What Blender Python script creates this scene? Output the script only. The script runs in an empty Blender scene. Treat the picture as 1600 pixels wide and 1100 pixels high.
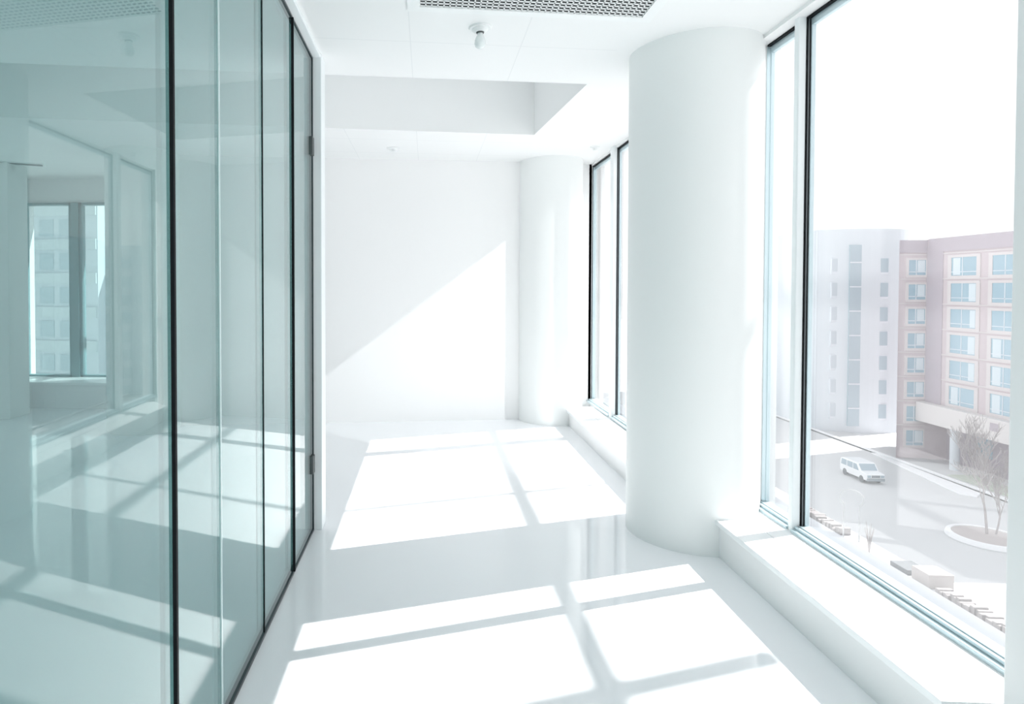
import bpy, bmesh, math, random
from mathutils import Vector, Matrix
random.seed(7)
S = bpy.context.scene
COL = S.collection
R = math.radians

# ------------------------------------------------------------------ camera
cam_d = bpy.data.cameras.new('camera')
cam_d.sensor_width = 36.0
cam_d.lens = 965.0 / 1600 * 36
cam_d.shift_x = (800 - 611) / 1600.0
cam_d.shift_y = -(550 - 470) / 1600.0
cam_d.clip_end = 600
cam = bpy.data.objects.new('camera', cam_d)
cam.location = (0, 0, 1.5)
cam.rotation_euler = (math.pi / 2 - math.atan(20 / 965), 0, math.atan((667 - 611) / 965))
COL.objects.link(cam)
S.camera = cam

# ------------------------------------------------------------------ world, sun, exposure
SKY = 1.25
W = bpy.data.worlds.new('sky')
S.world = W
W.use_nodes = True
nt = W.node_tree
nt.nodes.clear()
wo = nt.nodes.new('ShaderNodeOutputWorld')
bg = nt.nodes.new('ShaderNodeBackground')
tc = nt.nodes.new('ShaderNodeTexCoord')
sx = nt.nodes.new('ShaderNodeSeparateXYZ')
cr = nt.nodes.new('ShaderNodeValToRGB')
nt.links.new(tc.outputs['Generated'], sx.inputs[0])
nt.links.new(sx.outputs['Z'], cr.inputs[0])
cr.color_ramp.elements[0].position = 0.0
cr.color_ramp.elements[0].color = (0.99, 0.99, 1.0, 1)
cr.color_ramp.elements[1].position = 0.9
cr.color_ramp.elements[1].color = (0.93, 0.955, 1.0, 1)
nt.links.new(cr.outputs[0], bg.inputs[0])
bg.inputs[1].default_value = SKY
nt.links.new(bg.outputs[0], wo.inputs[0])

def aim(o, d):                       # lamp at o shining along d
    o.rotation_euler = Vector(d).to_track_quat('-Z', 'Y').to_euler()

AZ, EL = R(70.0), math.atan(1.05)
sun_d = bpy.data.lights.new('sun', 'SUN')
sun_d.energy = 9.0
sun_d.angle = R(0.3)
sun_d.color = (1.0, 0.965, 0.945)
sun = bpy.data.objects.new('sun', sun_d)
sun.location = (30, 10, 40)
aim(sun, (-math.sin(AZ) * math.cos(EL), -math.cos(AZ) * math.cos(EL), -math.sin(EL)))
COL.objects.link(sun)

# added spot standing in for sun off unseen glazing, into the far window only
AZ2, EL2 = R(128.0), math.atan(0.63)
v2 = Vector((math.sin(AZ2) * math.cos(EL2), math.cos(AZ2) * math.cos(EL2), math.sin(EL2)))
sp_d = bpy.data.lights.new('mirrored_sun_standin', 'SPOT')
sp_d.energy = 22000
sp_d.spot_size = R(4.7)
sp_d.spot_blend = 0.0
sp_d.shadow_soft_size = 0.12
sp = bpy.data.objects.new('mirrored_sun_standin', sp_d)
sp.location = Vector((1.9, 5.45, 1.45)) + v2 * 40
aim(sp, -v2)
COL.objects.link(sp)

S.view_settings.view_transform = 'Standard'
S.view_settings.look = 'None'
S.view_settings.gamma = 1.0
S.view_settings.use_curve_mapping = False
S.view_settings.exposure = -0.02
S.cycles.max_bounces = 14
S.cycles.diffuse_bounces = 8
S.cycles.glossy_bounces = 6
S.cycles.transparent_max_bounces = 24
S.cycles.transmission_bounces = 8
S.cycles.caustics_reflective = False
S.cycles.caustics_refractive = False
S.cycles.use_denoising = True

# ------------------------------------------------------------------ materials
def mat(name, col, rough=0.5, metal=0.0, spec=0.5, noise=0.0, nscale=6.0, coat=0.0):
    m = bpy.data.materials.new(name)
    m.use_nodes = True
    t = m.node_tree
    p = t.nodes['Principled BSDF']
    p.inputs['Base Color'].default_value = (*col, 1)
    p.inputs['Roughness'].default_value = rough
    p.inputs['Metallic'].default_value = metal
    p.inputs['Specular IOR Level'].default_value = spec
    if coat:
        p.inputs['Coat Weight'].default_value = coat
        p.inputs['Coat Roughness'].default_value = 0.02
    if noise:
        n = t.nodes.new('ShaderNodeTexNoise')
        n.inputs['Scale'].default_value = nscale
        n.inputs['Detail'].default_value = 3
        c = t.nodes.new('ShaderNodeTexCoord')
        mx = t.nodes.new('ShaderNodeMix')
        mx.data_type = 'RGBA'
        mx.inputs[6].default_value = (*[max(0, x * (1 - noise)) for x in col], 1)
        mx.inputs[7].default_value = (*[min(1, x * (1 + noise)) for x in col], 1)
        t.links.new(c.outputs['Object'], n.inputs['Vector'])
        t.links.new(n.outputs['Fac'], mx.inputs[0])
        t.links.new(mx.outputs[2], p.inputs['Base Color'])
    return m

def glass_mat(name, tint, refl=1.0, veil=0.0, ior=1.5, f0=0.045):
    """clear pane: tinted transmission, fresnel reflection, an optional white veil imitating haze over the view"""
    m = bpy.data.materials.new(name)
    m.use_nodes = True
    t = m.node_tree
    t.nodes.clear()
    o = t.nodes.new('ShaderNodeOutputMaterial')
    tr = t.nodes.new('ShaderNodeBsdfTransparent')
    tr.inputs[0].default_value = (*tint, 1)
    gl = t.nodes.new('ShaderNodeBsdfGlossy')
    gl.inputs['Roughness'].default_value = 0.0
    gl.inputs['Color'].default_value = (refl, refl, refl, 1)
    fr = t.nodes.new('ShaderNodeFresnel')
    fr.inputs[0].default_value = ior
    geo = t.nodes.new('ShaderNodeNewGeometry')
    ff = t.nodes.new('ShaderNodeMix')           # same fresnel seen from both faces of the pane
    ff.data_type = 'FLOAT'
    fr2 = t.nodes.new('ShaderNodeFresnel')
    fr2.inputs[0].default_value = 1 / (1 / ior)
    mx = t.nodes.new('ShaderNodeMixShader')
    # layer weight behaves the same on both sides
    lw = t.nodes.new('ShaderNodeLayerWeight')
    lw.inputs[0].default_value = 0.5
    mp = t.nodes.new('ShaderNodeMath'); mp.operation = 'POWER'
    mp.inputs[1].default_value = 5.0
    ma = t.nodes.new('ShaderNodeMath'); ma.operation = 'MULTIPLY_ADD'
    ma.inputs[1].default_value = 0.93
    ma.inputs[2].default_value = f0
    t.links.new(lw.outputs['Facing'], mp.inputs[0])
    t.links.new(mp.outputs[0], ma.inputs[0])
    t.nodes.remove(fr); t.nodes.remove(fr2); t.nodes.remove(ff); t.nodes.remove(geo)
    t.links.new(ma.outputs[0], mx.inputs[0])
    t.links.new(gl.outputs[0], mx.inputs[2])
    if veil:
        tl = t.nodes.new('ShaderNodeBsdfTranslucent')
        tl.inputs[0].default_value = (0.95, 0.97, 1.0, 1)
        m2 = t.nodes.new('ShaderNodeMixShader')
        m2.inputs[0].default_value = veil  # white scattering mixed into the pane to imitate haze and glare
        t.links.new(tr.outputs[0], m2.inputs[1])
        t.links.new(tl.outputs[0], m2.inputs[2])
        t.links.new(m2.outputs[0], mx.inputs[1])
    else:
        t.links.new(tr.outputs[0], mx.inputs[1])
    t.links.new(mx.outputs[0], o.inputs[0])
    return m

def ceiling_mat():
    m = mat('ceiling_tile_white', (0.84, 0.85, 0.85), 0.85, spec=0.2)
    t = m.node_tree
    p = t.nodes['Principled BSDF']
    c = t.nodes.new('ShaderNodeTexCoord')
    s = t.nodes.new('ShaderNodeSeparateXYZ')
    t.links.new(c.outputs['Object'], s.inputs[0])
    def M(op, a, b=None, clamp=False):
        n = t.nodes.new('ShaderNodeMath'); n.operation = op; n.use_clamp = clamp
        for i, v in enumerate((a, b)):
            if v is None: continue
            if isinstance(v, (int, float)): n.inputs[i].default_value = v
            else: t.links.new(v, n.inputs[i])
        return n.outputs[0]
    def line(v, off, step, w):
        f = M('FRACT', M('DIVIDE', M('ADD', v, off), step))
        return M('LESS_THAN', f, w / step)
    yy = M('SUBTRACT', s.outputs['Y'], M('MULTIPLY', s.outputs['X'], 0.165))
    g = M('MAXIMUM', line(yy, 20 * 0.6 - 4.23, 0.6, 0.007), line(s.outputs['X'], 20 * 0.65 + 0.1, 0.65, 0.006))
    g = M('MULTIPLY', g, M('LESS_THAN', s.outputs['X'], 1.14))
    gn = t.nodes.new('ShaderNodeNewGeometry'); sn = t.nodes.new('ShaderNodeSeparateXYZ')
    t.links.new(gn.outputs['Normal'], sn.inputs[0])
    g = M('MULTIPLY', g, M('GREATER_THAN', M('ABSOLUTE', sn.outputs['Z']), 0.5))
    mx = t.nodes.new('ShaderNodeMix'); mx.data_type = 'RGBA'
    mx.inputs[6].default_value = (0.84, 0.85, 0.85, 1)
    mx.inputs[7].default_value = (0.77, 0.785, 0.79, 1)
    t.links.new(g, mx.inputs[0])
    t.links.new(mx.outputs[2], p.inputs['Base Color'])
    return m

WALL = mat('white_wall_paint', (0.85, 0.855, 0.855), 0.7, spec=0.25)
COLM = mat('white_column_paint', (0.83, 0.85, 0.845), 0.55, spec=0.3)
CEIL = ceiling_mat()
PLAIN = mat('plain_soffit_white', (0.87, 0.885, 0.885), 0.85, spec=0.2)
FLOOR = mat('glossy_white_floor', (0.91, 0.925, 0.945), 0.05, spec=0.55, noise=0.006, nscale=1.5)
SILL = mat('white_sill_laminate', (0.88, 0.90, 0.905), 0.3, spec=0.4)
WFRAME = mat('white_window_frame', (0.84, 0.88, 0.89), 0.45)
ALU = mat('pale_aluminium', (0.62, 0.74, 0.78), 0.3, metal=0.35)
GASK = mat('black_gasket', (0.010, 0.012, 0.014), 0.6, spec=0.12)
SPACER = mat('grey_spacer', (0.16, 0.18, 0.19), 0.4, metal=0.3)
CHROME = mat('steel_hinge', (0.10, 0.11, 0.11), 0.35, metal=0.6)
CHAN = mat('dark_floor_channel', (0.03, 0.045, 0.05), 0.3, metal=0.3)
SILI = mat('pale_silicone_joint', (0.75, 0.88, 0.88), 0.1, spec=0.8)
PGLASS = glass_mat('green_tinted_glass', (0.665, 0.785, 0.78), 1.0, f0=0.05)
WGLASS = glass_mat('window_glass', (0.985, 0.99, 0.99), 1.0, veil=0.025)
DARK = mat('duct_shade_black', (0.015, 0.017, 0.018), 0.9, spec=0.1)  # black that paints the shade inside the duct
GRID = mat('white_grille_plastic', (0.84, 0.86, 0.86), 0.5)
BULB = mat('frosted_bulb_glass', (0.80, 0.84, 0.84), 0.25, spec=0.5)
PORC = mat('white_lampholder', (0.80, 0.82, 0.82), 0.35)

# ------------------------------------------------------------------ mesh helpers
class MB:
    def __init__(s):
        s.bm = bmesh.new()
    def box(s, x0, x1, y0, y1, z0, z1):
        P = [(x, y, z) for z in (z0, z1) for (x, y) in ((x0, y0), (x1, y0), (x1, y1), (x0, y1))]
        v = [s.bm.verts.new(p) for p in P]
        for f in ((3, 2, 1, 0), (4, 5, 6, 7), (0, 1, 5, 4), (1, 2, 6, 5), (2, 3, 7, 6), (3, 0, 4, 7)):
            s.bm.faces.new([v[i] for i in f])
        return s
    def prism(s, pts, z0, z1):              # pts counter-clockwise in XY
        a = [s.bm.verts.new((x, y, z0)) for x, y in pts]
        b = [s.bm.verts.new((x, y, z1)) for x, y in pts]
        s.bm.faces.new(a[::-1]); s.bm.faces.new(b)
        n = len(pts)
        for i in range(n):
            j = (i + 1) % n
            s.bm.faces.new((a[i], a[j], b[j], b[i]))
        return s
    def poly(s, pts):
        s.bm.faces.new([s.bm.verts.new(p) for p in pts])
        return s
    def profile_x(s, pts, x0, x1):          # pts in (y, z), extruded along x
        a = [s.bm.verts.new((x0, y, z)) for y, z in pts]
        b = [s.bm.verts.new((x1, y, z)) for y, z in pts]
        s.bm.faces.new(a); s.bm.faces.new(b[::-1])
        n = len(pts)
        for i in range(n):
            j = (i + 1) % n
            s.bm.faces.new((a[j], a[i], b[i], b[j]))
        return s
    def lathe(s, prof, cx, cy, seg=48, axis='z', arc=None):
        rings = []
        for r, z in prof:
            ring = []
            for i in range(seg):
                a = 2 * math.pi * i / seg
                if axis == 'z': p = (cx + r * math.cos(a), cy + r * math.sin(a), z)
                else: p = (z, cx + r * math.cos(a), cy + r * math.sin(a))      # around an x axis
                ring.append(s.bm.verts.new(p))
            rings.append(ring)
        for k in range(len(rings) - 1):
            for i in range(seg):
                j = (i + 1) % seg
                s.bm.faces.new((rings[k][i], rings[k][j], rings[k + 1][j], rings[k + 1][i]))
        s.bm.faces.new(rings[0][::-1]); s.bm.faces.new(rings[-1])
        return s
    def tube(s, path, rad, seg=8):
        n = len(path)
        path = [Vector(p) for p in path]
        rad = rad if isinstance(rad, (list, tuple)) else [rad] * n
        rings = []
        for k in range(n):
            d = (path[min(k + 1, n - 1)] - path[max(k - 1, 0)]).normalized()
            u = d.cross(Vector((0.3, 0.9, 0.2))).normalized()
            w = d.cross(u)
            rings.append([s.bm.verts.new(path[k] + (u * math.cos(2 * math.pi * i / seg) + w * math.sin(2 * math.pi * i / seg)) * rad[k]) for i in range(seg)])
        for k in range(n - 1):
            for i in range(seg):
                j = (i + 1) % seg
                s.bm.faces.new((rings[k][i], rings[k][j], rings[k + 1][j], rings[k + 1][i]))
        s.bm.faces.new(rings[0][::-1]); s.bm.faces.new(rings[-1])
        return s
    def build(s, name, m, parent=None, bevel=0.0, smooth=False):
        bmesh.ops.recalc_face_normals(s.bm, faces=s.bm.faces)
        me = bpy.data.meshes.new(name)
        s.bm.to_mesh(me); s.bm.free()
        me.materials.append(m)
        o = bpy.data.objects.new(name, me)
        COL.objects.link(o)
        if smooth:
            for p in me.polygons: p.use_smooth = True
            md = o.modifiers.new('edges', 'EDGE_SPLIT'); md.split_angle = R(40)
        if bevel:
            md = o.modifiers.new('bevel', 'BEVEL'); md.width = bevel; md.segments = 2
        if parent is not None:
            o.parent = parent
            o.matrix_parent_inverse = Matrix.Translation(-parent.location)
        return o

def tag(o, label=None, cat=None, group=None, kind=None):
    if label: o['label'] = label
    if cat: o['category'] = cat
    if group: o['group'] = group
    if kind: o['kind'] = kind
    return o
def empty(name, loc=(0, 0, 0)):
    o = bpy.data.objects.new(name, None)
    o.location = loc
    o.empty_display_size = 0.2
    COL.objects.link(o)
    return o
def struct(o, label, cat):
    return tag(o, label, cat, kind='structure')

CZ = 2.93        # ceiling height

# ------------------------------------------------------------------ room shell
struct(MB().box(-7.0, 1.95, -3.2, 8.3, -0.12, 0.0).build('floor', FLOOR),
       'polished glossy white floor mirroring the windows', 'floor')

# ceiling with a raised coffer (its front and rear edges run slightly askew, as in the photo)
cl, crr, crb = -4.3, 1.12, 1.0
fy = lambda x: 4.25 + 0.165 * x
by = lambda x: 5.68 + 0.19 * x
cb = MB()
cb.prism([(-7, -3.2), (2.0, -3.2), (2.0, fy(crr)), (crr, fy(crr)), (cl, fy(cl)), (-7, fy(cl))], CZ, CZ + 0.5)
cb.prism([(-7, fy(cl)), (cl, fy(cl)), (cl, by(cl)), (-7, by(cl))], CZ, CZ + 0.5)
cb.prism([(crr, fy(crr)), (2.0, fy(crr)), (2.0, by(crb)), (crb, by(crb))], CZ, CZ + 0.5)
cb.prism([(-7, by(cl)), (cl, by(cl)), (crb, by(crb)), (2.0, by(crb)), (2.0, 8.3), (-7, 8.3)], CZ, CZ + 0.5)
ceil = struct(cb.build('ceiling', CEIL), 'white tiled ceiling with a recessed coffer before the far wall', 'ceiling')
MB().prism([(cl - 0.05, fy(cl) - 0.05), (crr + 0.05, fy(crr) - 0.05), (crr + 0.05, by(crr) + 0.05), (cl - 0.05, by(cl) + 0.05)], CZ + 0.5, CZ + 0.55).build('coffer_top', PLAIN, ceil)

# far wall
wy = lambda x: 6.95 + 0.15 * x
struct(MB().prism([(-3.05, wy(-3.05)), (1.5, wy(1.5)), (1.5, wy(1.5) + 0.15), (-3.05, wy(-3.05) + 0.15)], 0, CZ).build('wall_far', WALL),
       'plain white end wall crossed by a slanting edge of sunlight', 'wall')
# left room: rear wall around its window
lw = MB()
lw.box(-7.0, -5.32, 7.9, 8.1, 0, CZ)
lw.box(-3.05, -2.9, 6.66, 8.1, 0, CZ)
lw.box(-5.32, -2.9, 7.9, 8.1, 2.62, CZ)
lw.box(-5.32, -2.9, 7.9, 8.1, 0, 0.30)
struct(lw.build('wall_rear', WALL), 'white rear wall of the room behind the glass', 'wall')
lwall = MB()
for y0, y1 in ((-3.2, -2.7), (0.2, 0.7), (3.6, 4.1), (7.0, 8.1)):
    lwall.box(-7.15, -7.0, y0, y1, 0, CZ)
lwall.box(-7.15, -7.0, -2.7, 7.0, 0, 0.3).box(-7.15, -7.0, -2.7, 7.0, 2.8, CZ)
struct(lwall.build('wall_left', WALL), 'white left wall of the room behind the glass, with openings for the added windows', 'wall')
bwall = MB()
bwall.box(-7.0, -6.4, -3.35, -3.2, 0, CZ).box(-3.3, -2.8, -3.35, -3.2, 0, CZ).box(1.2, 2.0, -3.35, -3.2, 0, CZ)
bwall.box(-7.0, 2.0, -3.35, -3.2, 0, 0.3).box(-7.0, 2.0, -3.35, -3.2, 2.8, CZ)
struct(bwall.build('wall_back', WALL), 'white wall with openings for the added windows behind the viewer', 'wall')
struct(MB().box(-5.52, -4.74, 6.75, 7.1, 0, CZ).box(-5.52, -5.32, 7.1, 7.9, 0, CZ).build('wall_side', WALL, bevel=0.006),
       'narrow white wall end left of the window seen through the glass', 'wall')
# window wall: parapet below, lintel above and the piers between the bays
wr = MB()
wr.box(1.95, 2.10, -3.2, 8.3, -1.2, 0.0)
wr.box(1.90, 2.02, -3.2, 8.3, CZ - 0.02, CZ + 0.4)
wr.box(2.02, 2.06, -3.2, 8.3, CZ - 0.02, 11.0)
wr.box(1.66, 2.05, 3.74, 4.04, 0, CZ)
wr.box(1.60, 2.05, -3.2, -1.4, 0, CZ)
wr.box(1.66, 2.05, 7.30, 8.3, 0, CZ)
wr.box(1.90, 2.05, -1.4, 8.3, -0.1, 0.15)
struct(wr.build('wall_right', WALL), 'white window wall along the right side', 'wall')
# pilaster at the right border of the photo
struct(MB().box(1.755, 2.05, 1.25, 1.965, 0, CZ).build('wall_pier', WALL, bevel=0.008),
       'white pier between the near windows at the right border', 'wall')

# ------------------------------------------------------------------ windows in the right wall
def bay(name, X, openings, mullions, zb, zt, sill, label, x_front, gask=True):
    """openings: [(y0,y1)], mullions: [(y0,y1)] white posts; sill: (x0, x1, y0, y1, z)"""
    w = empty(name, (X, openings[0][0], 0))
    struct(w, label, 'window')
    for (y0, y1) in openings:
        f = MB()                                        # aluminium sash, set back behind the gasket
        t = 0.045
        f.box(X + 0.062, X + 0.085, y0 - 0.03, y0 + 0.006, zb, zt).box(X + 0.062, X + 0.085, y1 - 0.008, y1 + 0.03, zb, zt)
        f.box(X + 0.062, X + 0.085, y0 + 0.006, y1 - 0.008, zt - t, zt)
        f.box(X + 0.03, X + 0.085, y0 + 0.006, y1 - 0.008, zb, zb + 0.03)
        f.build('sash', ALU, w, bevel=0.003)
        b = MB()                                        # stepped bottom rail
        b.box(X - 0.01, X + 0.03, y0, y1, zb - 0.01, zb + 0.012)
        b.box(X + 0.012, X + 0.028, y0, y1, zb + 0.012, zb + 0.026)
        b.build('bottom_rail', ALU, w, bevel=0.003)
        g = MB()
        g.box(X + 0.042, X + 0.062, y0, y1 - 0.005, zt - 0.010, zt)
        if 0.5 < y1 - y0 and y1 < 7:                                # a double black seal with a grey spacer along the jamb
            g.box(X + 0.042, X + 0.0475, y1 - 0.005, y1 + 0.02, zb + 0.012, zt)
            g.box(X + 0.0535, X + 0.059, y1 - 0.005, y1 + 0.02, zb + 0.012, zt)
            MB().box(X + 0.0475, X + 0.0535, y1 - 0.004, y1 + 0.02, zb + 0.012, zt - 0.011).build('spacer', SPACER, w)
        else:
            MB().box(X + 0.042, X + 0.062, y1 - 0.004, y1 + 0.02, zb + 0.012, zt - 0.011).build('spacer', ALU, w)
            if y1 > 7: g.box(X + 0.042, X + 0.050, y1 - 0.006, y1 - 0.003, zb + 0.012, zt - 0.011)
        g.build('gasket', GASK, w)
        MB().box(X + 0.070, X + 0.077, y0 + 0.002, y1 - 0.004, zb + 0.025, zt - t + 0.005).build('pane', WGLASS, w)
    for (y0, y1) in mullions:
        MB().box(X, X + 0.042, y0, y1, zb - 0.02, zt + 0.03).build('mullion', WFRAME, w, bevel=0.006)
    x0, x1, y0, y1, z = sill
    MB().box(x0 + 0.022, x1, y0, y1, 0.0, z - 0.028).build('sill_front', WALL, w)
    sb = MB()
    xm = x0 + (x1 - x0) * 0.55
    sb.box(x0, xm - 0.0015, y0, y1, z - 0.028, z).box(xm + 0.0015, x1 + 0.04, y0, y1, z - 0.028, z)
    sb.build('sill_board', SILL, w, bevel=0.003)
    return w

w1 = bay('window_1', 1.93, [(2.0, 3.36), (3.40, 3.74)], [(3.36, 3.40)], 0.215, 2.91, (1.605, 1.94, 2.0, 3.62, 0.21),
    'tall near window overlooking the street, white mullion beside the near column', 1.6)
w2 = bay('window_2', 1.87, [(4.06, 6.36), (6.46, 7.30)], [(6.36, 6.46), (7.30, 7.42)], 0.185, 2.905, (1.525, 1.88, 4.06, 7.0, 0.172),
    'far window with a broad white mullion between the two columns', 1.55)
w3 = bay('window_3', 1.93, [(-1.4, 1.25)], [], 0.215, 2.91, (1.605, 1.94, -1.4, 1.25, 0.21),  # unseen bay added to let in more daylight
    'added daylight window beside the viewer, beyond the right border', 1.6)
# outside ledge below the near window
struct(MB().box(2.16, 2.34, -1.5, 8.0, -0.02, 0.10).box(2.05, 2.16, -1.5, 8.0, -0.1, 0.0).build('trim_1', mat('pale_blue_ledge', (0.185, 0.20, 0.22), 0.5)),
       'pale blue outer ledge running under the near window', 'ledge')

# ------------------------------------------------------------------ window of the left room
w4 = empty('window_4', (-4.6, 7.9, 0))
struct(w4, 'two-pane window seen through the green glass at the left', 'window')
TEAL = mat('grey_green_window_frame', (0.22, 0.36, 0.38), 0.4)
for (x0, x1) in ((-5.32, -4.66), (-4.55, -3.06)):
    f = MB()
    f.box(x0, x0 + 0.035, 7.86, 7.95, 0.32, 2.62).box(x1 - 0.035, x1, 7.86, 7.95, 0.32, 2.62)
    f.box(x0, x1, 7.86, 7.95, 2.585, 2.62).box(x0, x1, 7.86, 7.95, 0.32, 0.355)
    f.build('sash', TEAL, w4, bevel=0.004)
    MB().box(x0 + 0.03, x1 - 0.03, 7.90, 7.908, 0.35, 2.59).build('pane', WGLASS, w4)
MB().box(-4.66, -4.55, 7.84, 7.97, 0.32, 2.62).build('mullion', TEAL, w4, bevel=0.004)
MB().box(-5.32, -3.06, 7.40, 7.9, 0.0, 0.30).build('sill_front', WALL, w4)
MB().box(-5.32, -3.06, 7.37, 7.9, 0.30, 0.33).build('sill_board', SILL, w4, bevel=0.003)

# windows added out of view to bring fill daylight into the rooms
for n, spans, side in ((5, ((-2.7, 0.2), (0.7, 3.6), (4.1, 7.0)), 'left'), (6, ((-6.4, -3.3), (-2.8, 1.2)), 'back')):
    wn = empty('window_%d' % n, (-7.0, 1, 0.3) if side == 'left' else (-2, -3.2, 0.3))
    struct(wn, 'added wide windows for fill light in the %s wall, out of the photo' % side, 'window')
    for a, b in spans:
        f, p = MB(), MB()
        for (u0, u1, z0, z1) in ((a, a + .04, .3, 2.8), (b - .04, b, .3, 2.8), (a + .04, b - .04, .3, .34), (a + .04, b - .04, 2.76, 2.8), ((a + b) / 2 - .02, (a + b) / 2 + .02, .34, 2.76)):
            if side == 'left': f.box(-7.11, -7.04, u0, u1, z0, z1)
            else: f.box(u0, u1, -3.31, -3.24, z0, z1)
        f.build('sash', TEAL, wn)
        if side == 'left': p.box(-7.08, -7.07, a + .03, b - .03, .33, 2.77)
        else: p.box(a + .03, b - .03, -3.28, -3.27, .33, 2.77)
        p.build('pane', WGLASS, wn)

# ------------------------------------------------------------------ columns
def column(x, y, r, label):
    o = MB().lathe([(r, 0.0), (r, CZ)], x, y, 96).build('column', COLM, smooth=True)
    return tag(o, label, 'column', 'round white columns')
column(1.62, 3.88, 0.37, 'large round white column standing between the near and far windows')
column(1.40, 7.12, 0.35, 'round white column in the far corner by the end wall')
column(-3.02, 6.43, 0.37, 'round white column seen through the green glass partition')

# ------------------------------------------------------------------ glass partition
PX = -0.70
part = empty('glass_partition', (PX, 1.0, 0))
tag(part, 'green-tinted frameless glass partition on the left with dark channels', 'glass partition')
joints = [-2.6, -1.0, 0.5, 1.66, 2.05, 2.60, 3.18]
for a, b in zip(joints[:-1], joints[1:]):
    MB().box(PX - 0.014, PX, a + 0.001, b - 0.001, 0.012, 2.895).build('pane', PGLASS, part)
for y in (-1.0, 0.5, 1.66):
    MB().box(PX - 0.001, PX + 0.010, y - 0.006, y + 0.006, 0.012, 2.895).build('gasket', GASK, part)
MB().box(PX - 0.001, PX + 0.012, 3.176, 3.186, 0.012, 2.895).build('gasket', GASK, part)
for y, jm in ((2.05, SILI), (2.60, GASK)):
    MB().box(PX - 0.001, PX + 0.004, y - 0.0025, y + 0.0025, 0.012, 2.895).build('joint', jm, part)
MB().box(PX - 0.020, PX + 0.006, -2.6, 3.18, 0.0, 0.014).build('floor_channel', CHAN, part)
MB().box(PX - 0.020, PX + 0.006, -2.6, 3.18, 2.893, 2.905).build('head_channel', CHAN, part)

door = empty('door_1', (PX, 3.2, 0))
struct(door, 'glass door leaf hinged to the white post at the end of the partition', 'door')
MB().box(PX - 0.014, PX, 3.19, 3.755, 0.014, 2.885).build('pane', PGLASS, door)
MB().box(PX - 0.018, PX + 0.004, 3.75, 3.766, 0.0, 2.905).build('edge_seal', CHAN, door)
MB().box(PX - 0.020, PX + 0.005, 3.19, 3.76, 0.0, 0.013).build('floor_channel', CHAN, door)
MB().box(PX - 0.020, PX + 0.005, 3.19, 3.76, 2.893, 2.905).build('head_channel', CHAN, door)
for z in (0.42, 2.36):
    MB().box(PX - 0.022, PX + 0.012, 3.70, 3.758, z - 0.055, z + 0.055).build('hinge', CHROME, door, bevel=0.003)

struct(MB().box(PX - 0.16, PX + 0.055, 3.766, 3.90, 0.0, CZ).build('trim_2', WFRAME, bevel=0.005),
       'slim white post closing the end of the glass partition', 'post')
struct(MB().box(PX - 0.05, PX + 0.05, -3.2, 3.766, 2.905, CZ).build('trim_3', WFRAME, bevel=0.004),
       'white header strip above the glass partition', 'trim')

# ------------------------------------------------------------------ ceiling fittings
def shear(x, v):                       # point on the ceiling grid, whose cross lines run askew
    return (x, v + 0.165 * x)
def grille(x0, x1, v0, v1, nx, nv, label, z=CZ):
    cx, cy = shear((x0 + x1) / 2, (v0 + v1) / 2)
    g = empty('ceiling_grille', (cx, cy, z))
    tag(g, label, 'air grille', 'ceiling grilles')
    def ring(b, o, i, za, zb):
        (ax, bx, av, bv), (cx_, dx, cv, dv) = o, i
        for q in ([(ax, av), (bx, av), (dx, cv), (cx_, cv)], [(bx, av), (bx, bv), (dx, dv), (dx, cv)],
                  [(bx, bv), (ax, bv), (cx_, dv), (dx, dv)], [(ax, bv), (ax, av), (cx_, cv), (cx_, dv)]):
            b.prism([shear(*p) for p in q], za, zb)
    m = 0.062
    f = MB()
    ring(f, (x0, x1, v0, v1), (x0 + m, x1 - m, v0 + m, v1 - m), z - 0.008, z)
    ring(f, (x0 + m * .45, x1 - m * .45, v0 + m * .45, v1 - m * .45), (x0 + m, x1 - m, v0 + m, v1 - m), z - 0.011, z - 0.008)
    f.build('frame', GRID, g)
    a0, a1, b0, b1 = x0 + m, x1 - m, v0 + m, v1 - m
    MB().prism([shear(a0, b0), shear(a1, b0), shear(a1, b1), shear(a0, b1)], z - 0.002, z + 0.0).build('duct_shade_sheet', DARK, g)  # flat black sheet painting the shade behind the lattice
    b = MB()
    for k in range(nx + 1):
        x = a0 + (a1 - a0) * k / nx
        b.prism([shear(x - .0035, b0), shear(x + .0035, b0), shear(x + .0035, b1), shear(x - .0035, b1)], z - 0.006, z - 0.002)
    for k in range(nv + 1):
        v = b0 + (b1 - b0) * k / nv
        b.prism([shear(a0, v - .0055), shear(a1, v - .0055), shear(a1, v + .0055), shear(a0, v + .0055)], z - 0.006, z - 0.002)
    b.build('lattice', GRID, g)
    return g
grille(-0.10, 1.19, 2.80, 3.22, 38, 9, 'white egg-crate air grille in the ceiling above the corridor')

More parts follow.
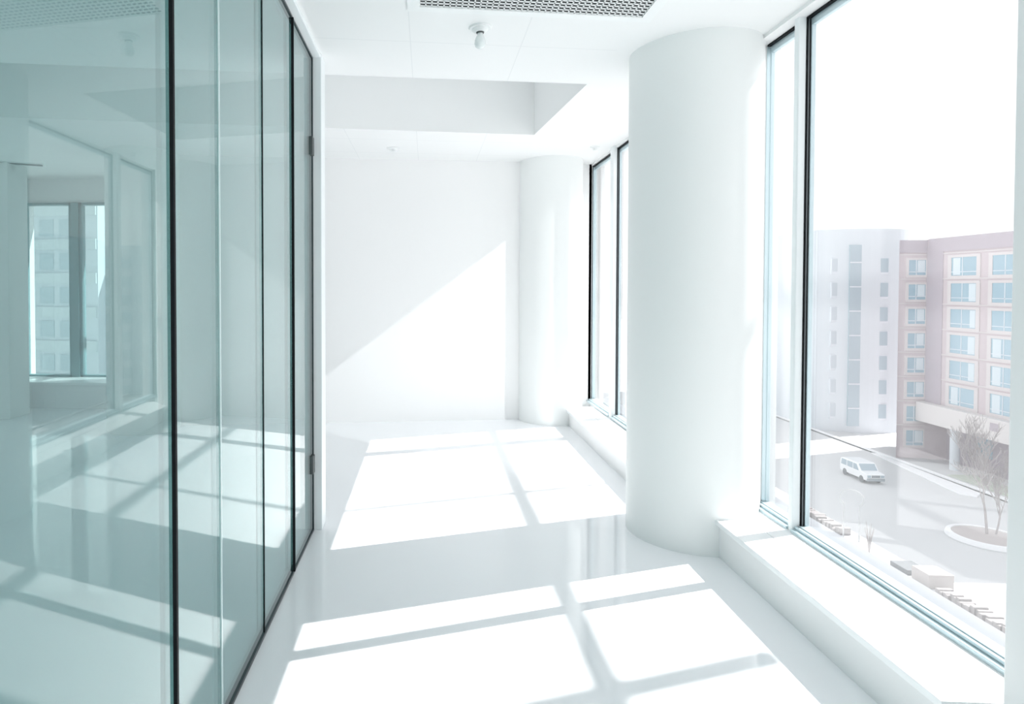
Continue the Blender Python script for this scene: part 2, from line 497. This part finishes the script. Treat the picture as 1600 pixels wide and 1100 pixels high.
lamp = empty('ceiling_lamp', (0.29, 3.44, CZ))
tag(lamp, 'bare frosted bulb in a round white lampholder on the ceiling', 'lamp')
MB().lathe([(0.058, CZ - 0.010), (0.062, CZ - 0.004), (0.062, CZ)], 0.29, 3.44, 32).build('base_plate', PORC, lamp, smooth=True)
MB().lathe([(0.030, CZ - 0.028), (0.035, CZ - 0.024), (0.044, CZ - 0.014), (0.044, CZ - 0.009)], 0.29, 3.44, 32).build('socket', PORC, lamp, smooth=True)
MB().lathe([(0.020, CZ - 0.034), (0.022, CZ - 0.028)], 0.29, 3.44, 24).build('contact_ring', CHROME, lamp, smooth=True)
MB().lathe([(0.003, CZ - 0.118), (0.016, CZ - 0.115), (0.027, CZ - 0.104), (0.031, CZ - 0.088), (0.028, CZ - 0.070), (0.021, CZ - 0.052), (0.016, CZ - 0.042), (0.015, CZ - 0.033)], 0.29, 3.44, 32).build('bulb', BULB, lamp, smooth=True)

def sprinkler(x, y, r, label, cat, name):
    o = empty(name, (x, y, CZ))
    tag(o, label, cat)
    MB().lathe([(r * .9, CZ - 0.008), (r, CZ - 0.003), (r, CZ)], x, y, 24).build('flange', PORC, o, smooth=True)
    MB().lathe([(r * .28, CZ - 0.04), (r * .42, CZ - 0.036), (r * .34, CZ - 0.02), (r * .5, CZ - 0.007)], x, y, 20).build('head', PORC, o, smooth=True)
    return o
sprinkler(-0.34, 6.34, 0.075, 'small white sprinkler on the ceiling strip before the end wall', 'sprinkler', 'ceiling_sprinkler')
sprinkler(1.70, 6.40, 0.045, 'small white sprinkler on the ceiling above the far window', 'sprinkler', 'ceiling_sprinkler')

lg = empty('ceiling_vent', (-4.55, 6.9, CZ))
tag(lg, 'slim dark slot vent on the ceiling behind the glass at the left', 'vent')
MB().prism([(-5.0, 6.62), (-4.4, 6.90), (-4.46, 7.02), (-5.06, 6.74)], CZ - 0.010, CZ).build('frame', GRID, lg)
MB().prism([(-4.98, 6.65), (-4.43, 6.905), (-4.475, 6.995), (-5.03, 6.74)], CZ - 0.012, CZ - 0.009).build('slot', mat('grey_slot', (0.2, 0.24, 0.25), 0.6), lg)

# ------------------------------------------------------------------ unseen frame added above the windows to throw the crossing bars of shadow
k = math.tan(EL) / math.sin(AZ)
sh = MB()
zr = (8 - 0.68) * k
sh.box(7.97, 8.03, -3.0, 13.0, zr - 0.04, zr + 0.04)
sh.box(7.97, 8.03, 4.92, 5.01, (8 - 1.40) * k, (8 + 0.75) * k)
sh.box(7.97, 8.03, 7.19, 7.225, (8 - 1.40) * k, (8 + 0.75) * k)
for y in (-3.0, 13.0):
    sh.box(2.1, 8.0, y - 0.04, y + 0.04, zr - 0.04, zr + 0.04)
sh.box(2.1, 2.14, 8.3, 13.1, zr - 0.06, zr + 0.06)
struct(sh.build('shadow_frame', ALU), 'unseen slim frame added outside to cast the crossing bar shadows', 'sunshade')

# ------------------------------------------------------------------ outside
G = -18.5
ASPH = mat('pale_dusty_road', (0.60, 0.61, 0.615), 0.9, noise=0.03, nscale=0.2)
PAVE = mat('pale_concrete_pavement', (0.52, 0.53, 0.535), 0.9, noise=0.03, nscale=0.4)
GRASS = mat('dull_winter_grass', (0.42, 0.47, 0.39), 0.95, noise=0.12, nscale=2.0)
KERB = mat('white_kerb_stone', (0.80, 0.81, 0.82), 0.8)
struct(MB().box(-300, 300, -150, 400, G - 1.0, G).build('ground', ASPH), 'wide pale street and forecourt far below the window', 'ground')
struct(MB().box(54.0, 58.2, 40, 160, G, G + 0.12).build('pavement', PAVE), 'pale pavement strip along the brick building', 'pavement')
tag(MB().prism([(51.4, 62.4), (52.4, 61.6), (53.6, 62.6), (54.0, 77), (53.6, 77.5)], G, G + 0.15).build('kerb_island', KERB, bevel=0.03),
    'low white kerb tongue on the street behind the planter', 'kerb')
tag(MB().box(55.2, 57.9, 50.0, 68.5, G + 0.12, G + 0.2).build('lawn', GRASS), 'dull green lawn strip under the beige canopy beam', 'grass', kind='stuff')
tag(MB().box(54.0, 54.35, 52, 140, G, G + 0.3).build('boundary_wall', KERB), 'low white boundary wall along the foot of the buildings', 'wall')

BRICK = mat('faded_pink_brick', (0.56, 0.49, 0.51), 0.9, noise=0.06, nscale=1.2)
DBRICK = mat('darker_mauve_brick', (0.45, 0.40, 0.44), 0.9, noise=0.06, nscale=1.2)
TRIM = mat('cream_window_surround', (0.62, 0.58, 0.58), 0.8)
BAND = mat('cream_canopy_panel', (0.66, 0.63, 0.62), 0.8)
PANE = mat('pale_blue_window_pane', (0.30, 0.44, 0.52), 0.15, spec=0.6)
CURT = mat('white_curtain', (0.60, 0.68, 0.72), 0.8)
TOWER = mat('pale_grey_render', (0.62, 0.665, 0.70), 0.9)
TPANE = mat('grey_blue_glazing', (0.38, 0.47, 0.52), 0.2)
TFR = mat('light_window_edge', (0.66, 0.70, 0.74), 0.7)

FH = 2.84
bb = empty('brick_building', (58, 70, G))
tag(bb, 'faded pink brick block with rows of blue windows and a beige canopy beam', 'building')
MB().prism([(54.9, 75.3), (58.0, 75.3), (75, 75.3), (75, 82), (61.5, 82)], G, 7.0).build('rear_wing', BRICK, bb)
MB().box(58.0, 75.0, 52.0, 75.3, -14.0, 7.1).build('front_wing', BRICK, bb)
MB().box(60.5, 75.0, 52.0, 75.3, G, -14.0).build('ground_storey', DBRICK, bb)
MB().box(57.93, 58.0, 73.0, 75.25, -12.0, 6.2).build('brick_pier', DBRICK, bb)
MB().box(57.90, 58.0, 52.0, 75.0, 5.6, 7.15).box(54.9, 58, 75.2, 75.3, 5.6, 7.05).build('parapet', DBRICK, bb)
MB().box(56.9, 58.4, 55.0, 75.2, -13.9, -11.7).build('canopy_beam', BAND, bb, bevel=0.05)
MB().box(56.86, 56.9, 64.7, 65.6, -12.9, -12.1).build('beam_vent', DBRICK, bb)
MB().lathe([(0.42, G), (0.42, -13.9)], 57.6, 70.6, 24).build('canopy_post', TOWER, bb, smooth=True)
MB().box(60.42, 60.5, 69.4, 71.2, -16.9, -14.4).build('entrance_window', PANE, bb)
def bwin(y0, y1, z0, z1, seed):          # on the wall facing -X at X=58
    f = MB()
    f.box(57.92, 58.02, y0 - .45, y1 + .45, z0 - .35, z0).box(57.92, 58.02, y0 - .45, y1 + .45, z1, z1 + .3)
    f.box(57.92, 58.02, y0 - .45, y0, z0, z1).box(57.92, 58.02, y1, y1 + .45, z0, z1)
    o = f.build('window', TRIM, bb)
    MB().box(57.97, 58.01, y0, y1, z0, z1).build('pane', PANE, o)
    rr = random.Random(seed)
    a = y0 + (y1 - y0) * rr.choice((0.0, 0.62))
    MB().box(57.96, 57.972, a + .08, a + (y1 - y0) * rr.uniform(.22, .34), z0 + .08, z1 - .06).build('curtain', CURT, o)
    m = MB(); ym = y0 + (y1 - y0) * .55
    m.box(57.94, 57.975, ym - .04, ym + .04, z0, z1).box(57.94, 57.975, y0, y1, z0 + .38, z0 + .45)
    m.build('glazing_bar', TFR, o)
for kf in range(6):
    zt = 4.85 - FH * kf
    bwin(68.75, 71.9, zt - 2.0, zt, kf)
    bwin(63.8, 66.9, zt - 2.0, zt, 20 + kf)
    bwin(58.8, 61.9, zt - 2.0, zt, 40 + kf)
for kf in range(8):                      # rear wing, facing -Y at Y=75.3
    zt = 4.75 - FH * kf
    x0, x1, z0 = 55.95, 57.85, zt - 1.75
    f = MB()
    f.box(x0 - .3, x1 + .15, 75.22, 75.32, z0 - .3, z0).box(x0 - .3, x1 + .15, 75.22, 75.32, zt, zt + .25)
    f.box(x0 - .3, x0, 75.22, 75.32, z0, zt).box(x1, x1 + .15, 75.22, 75.32, z0, zt)
    o = f.build('window', TRIM, bb)
    MB().box(x0, x1, 75.27, 75.31, z0, zt).build('pane', PANE, o)
    MB().box(x0 + 1.0, x1 - .1, 75.255, 75.272, z0 + .4, zt - .05).build('curtain', CURT, o)
    MB().box(x0 + .8, x0 + .88, 75.24, 75.275, z0, zt).box(x0, x1, 75.24, 75.275, z0 + .32, z0 + .4).build('glazing_bar', TFR, o)
c = MB()
for kf in range(8):
    z = 4.85 - FH * kf + .52
    if z > -11.5: c.box(57.94, 58.0, 52, 75.2, z - .06, z + .06)
    c.box(54.9, 57.95, 75.24, 75.3, z - .06, z + .06)
c.build('string_course', TRIM, bb)

tw = empty('tower_block', (60, 89, G))
tag(tw, 'tall pale grey tower with a dark vertical window strip and shallow bowed front', 'building')
pts = []
X0, X1, Y0 = 54.4, 66.5, 89.6
for i in range(17):
    t_ = i / 16
    pts.append((X0 + (X1 - X0) * t_, Y0 - 1.5 * (1 - (2 * t_ - 1) ** 2)))
MB().prism(pts + [(X1, 104), (X0, 104)], G, 9.6).build('wall', TOWER, tw)
def tower_y(x):
    t_ = (x - X0) / (X1 - X0)
    return Y0 - 1.5 * (1 - (2 * t_ - 1) ** 2)
TF = 3.34
s_ = tower_y(58.6)
MB().box(57.85, 59.35, s_ - .10, s_ + .2, G + 1, 7.4).build('window_strip', TPANE, tw)
for kf in range(7):
    z = 5.0 - TF * kf
    MB().box(57.85, 59.35, s_ - .15, s_ - .08, z - .09, z + .09).build('strip_transom', TFR, tw)
for kf in range(7):
    zt = 5.55 - TF * kf
    y = tower_y(62.4)
    o = MB().box(61.8, 63.0, y - .06, y + .3, zt - 2.2, zt + .1).build('window', TFR, tw)
    MB().box(61.9, 62.9, y - .09, y - .05, zt - 1.9, zt).build('pane', TPANE, o)
    y = tower_y(56.3)
    o = MB().box(55.8, 56.7, y - .06, y + .35, zt - 2.1, zt + .1).build('window', TFR, tw)
    MB().box(55.9, 56.6, y - .09, y - .05, zt - 1.8, zt).build('pane', mat('faint_pane', (0.52, 0.58, 0.62), 0.4) if kf == 0 else bpy.data.materials['faint_pane'], o)

fb = empty('slab_block', (56, 112, G))
tag(fb, 'hazy pale block behind the tower, at the left edge of the near window', 'building')
MB().box(48.0, 80, 112, 125, G, 9.4).build('wall', TOWER, fb)
for kf in range(8):
    zt = 7.0 - 3.4 * kf
    for x in (49.5, 53.5, 57.5, 61.5, 65.5, 69.5):
        MB().box(x, x + 2.2, 111.9, 112.05, zt - 2.0, zt).build('window', TPANE, fb)

# building facing the left room's window
ob = empty('office_building', (-38, 62, G))
tag(ob, 'pale office block with banded floors behind the window at the left', 'building')
BANDM = mat('pale_spandrel', (0.60, 0.65, 0.67), 0.8)
OPANE = mat('pale_office_glazing', (0.46, 0.54, 0.58), 0.3)
MB().box(-75, -33.5, 62, 80, G, 14).box(-33.5, -18, 66, 80, G, 9.2).build('wall', TOWER, ob)
for kf in range(8):
    z = 9.5 - 3.5 * kf
    MB().box(-74, -33.6, 61.8, 62.05, z - .55, z + .55).build('spandrel', BANDM, ob)
    for j in range(12):
        x = -62 + 2.4 * j
        if x < -35.8: MB().box(x, x + 1.7, 61.92, 62.05, z - 2.6, z - .9).build('window', OPANE, ob)
    for j in range(5):
        x = -33.0 + 2.4 * j
        MB().box(x, x + 1.5, 65.9, 66.05, z - 2.6, z - .9).build('window', OPANE, ob)
ob.rotation_euler.z = R(-9)

# planter with the bare tree
pl = empty('round_planter', (44.4, 51.2, G))
tag(pl, 'round bed with a white kerb ring in the forecourt', 'planter')
SOIL = mat('brown_mulch', (0.50, 0.46, 0.45), 0.95, noise=0.1, nscale=4)
MB().lathe([(2.55, G), (2.6, G + .1), (2.5, G + .38), (2.2, G + .40), (2.15, G + .2)], 44.4, 51.2, 64).build('kerb_ring', KERB, pl, smooth=True)
MB().lathe([(2.2, G + .2), (2.18, G + .34), (0.1, G + .42)], 44.4, 51.2, 48).build('soil', SOIL, pl, smooth=True)

BARK = mat('grey_brown_bark', (0.34, 0.315, 0.315), 0.9)
tree = empty('bare_tree', (44.5, 51.4, G + .46))
tag(tree, 'leafless multi-stem tree growing in the round planter', 'tree')
rt = random.Random(11)
def grow(b, p, d, L, r, depth):
    path = [p.copy()]; rad = [r]
    n = 5
    for i in range(n):
        d = (d + Vector((rt.uniform(-.13, .13), rt.uniform(-.13, .13), rt.uniform(-.02, .12)))).normalized()
        p = p + d * (L / n)
        path.append(p.copy()); rad.append(max(.012, r * (1 - .55 * (i + 1) / n)))
    b.tube(path, rad, 6 if r > .04 else 4)
    if depth > 0:
        for i in range(5):
            q = path[rt.randint(2, n)] if i < 4 else path[n]
            a = rt.uniform(0, 2 * math.pi)
            dd = (d + Vector((math.cos(a), math.sin(a), rt.uniform(.2, .9))) * rt.uniform(.35, .75)).normalized()
            grow(b, q, dd, L * rt.uniform(.5, .68), r * .48, depth - 1)
tb = MB()
grow(tb, Vector((44.5, 51.4, G + .46)), Vector((-.06, .02, 1)), 4.4, .10, 4)
tb.build('stem', BARK, tree, smooth=True)
tb = MB()
grow(tb, Vector((45.1, 51.3, G + .46)), Vector((.30, -.05, 1)), 3.4, .075, 4)
tb.build('stem', BARK, tree, smooth=True)

# car
car = empty('car', (45.6, 67.2, G))
tag(car, 'white van-like car parked on the pale street below the window', 'car')
CW = mat('white_car_paint', (0.84, 0.86, 0.87), 0.3, coat=0.5)
CG = mat('car_glass', (0.35, 0.44, 0.50), 0.1)
TYRE = mat('grey_tyre', (0.16, 0.17, 0.18), 0.8)
cx, cy = 45.6, 67.2
prof = [(-2.35, .40), (-2.42, .80), (-2.36, 1.12), (-1.35, 1.24), (-.80, 1.92), (-.55, 2.0), (1.9, 2.0), (2.3, 1.85), (2.45, 1.15), (2.42, .40)]
MB().profile_x([(cy + a, G + b) for a, b in prof], cx - 1.0, cx + 1.0).build('body', CW, car, bevel=0.06)
MB().profile_x([(cy - 1.36, G + 1.28), (cy - .83, G + 1.92), (cy - .78, G + 1.88), (cy - 1.29, G + 1.25)], cx - .86, cx + .86).build('windscreen', CG, car)
for i, (a, b) in enumerate(((-1.05, -.08), (.05, 1.05), (1.18, 2.2))):
    MB().profile_x([(cy + a, G + 1.20), (cy + b, G + 1.20), (cy + b - (.12 if i == 2 else 0), G + 1.84), (cy + a + (.40 if i == 0 else 0), G + 1.84)], cx - 1.015, cx - .99).build('side_window', CG, car)
for sx_ in (-.98, .78):
    for yy in (-1.5, 1.5):
        MB().lathe([(.22, cx + sx_ - .03), (.39, cx + sx_ - .02), (.39, cx + sx_ + .19), (.22, cx + sx_ + .2)], cy + yy, G + .39, 24, axis='x').build('wheel', TYRE, car, smooth=True)
MB().box(cx - .95, cx + .95, cy - 2.50, cy - 2.36, G + .36, G + .66).build('bumper', mat('grey_bumper', (.3, .34, .37), .5), car, bevel=.03)
MB().box(cx - .45, cx + .45, cy - 2.46, cy - 2.38, G + .76, G + 1.0).build('grille', mat('grey_car_grille', (.2, .23, .25), .5), car)
for sx_ in (-.9, .55):
    MB().box(cx + sx_, cx + sx_ + .35, cy - 2.47, cy - 2.34, G + .76, G + 1.0).build('headlamp', CG, car, bevel=.02)

for ch in car.children:
    ch.matrix_parent_inverse = Matrix.Translation(-car.location)
car.scale = (0.9, 0.84, 0.92)

# roadside on this side of the street
HEDGE = mat('brown_winter_hedge', (0.27, 0.255, 0.255), 0.95, noise=0.2, nscale=3)
def hedge(y0, y1, label):
    b = MB(); n = int((y1 - y0) / .22)
    for i in range(n):
        y = y0 + (y1 - y0) * i / n
        b.box(33.3 + rt.uniform(-.15, .1), 34.1 + rt.uniform(-.1, .2), y, y + .3, G, G + .45 + rt.uniform(-.12, .12))
    tag(b.build('low_hedge', HEDGE, bevel=.04), label, 'hedge', 'roadside hedges')
hedge(51.6, 57.0, 'brown low hedge beyond the dark hatch along the street')
hedge(34.5, 41.9, 'brown low hedge nearer than the pinkish wall along the street')
tag(MB().box(33.4, 34.9, 44.6, 46.2, G, G + .35).build('ground_hatch', mat('slate_grey_panel', (.10, .115, .125), .6), bevel=.02),
    'slate grey flat hatch at the street edge below the near window', 'hatch')
tag(MB().box(33.3, 34.9, 42.6, 44.1, G, G + .95).build('low_wall', mat('pinkish_concrete', (.36, .335, .33), .85), bevel=.03),
    'short pinkish wall block next to the grey hatch', 'wall')
tag(MB().tube([(33.2, 50.9, G), (33.2, 50.9, G + 2.7)] + [(33.6 - .62 * math.cos(R(t)) , 50.6 + .45 * math.cos(R(t)), G + 3.35 + .68 * math.sin(R(t))) for t in range(-50, 231, 20)] + [(34.0, 50.3, G + 2.7), (34.0, 50.3, G)], .05, 8).build('hoop_post', mat('pale_grey_post', (.42, .43, .44), .6), smooth=True),
    'faint hoop-topped pair of posts at the street edge', 'post')
sap = MB()
for i in range(7):
    a = i * .9
    sap.tube([(33.4, 48.3, G), (33.4 + .12 * math.cos(a), 48.3 + .12 * math.sin(a), G + 1.0), (33.4 + .3 * math.cos(a), 48.3 + .3 * math.sin(a), G + 1.9 + .2 * (i % 3))], [.05, .03, .012], 5)
tag(sap.build('sapling', BARK, smooth=True), 'thin bare shrub standing in the roadside hedge', 'shrub')
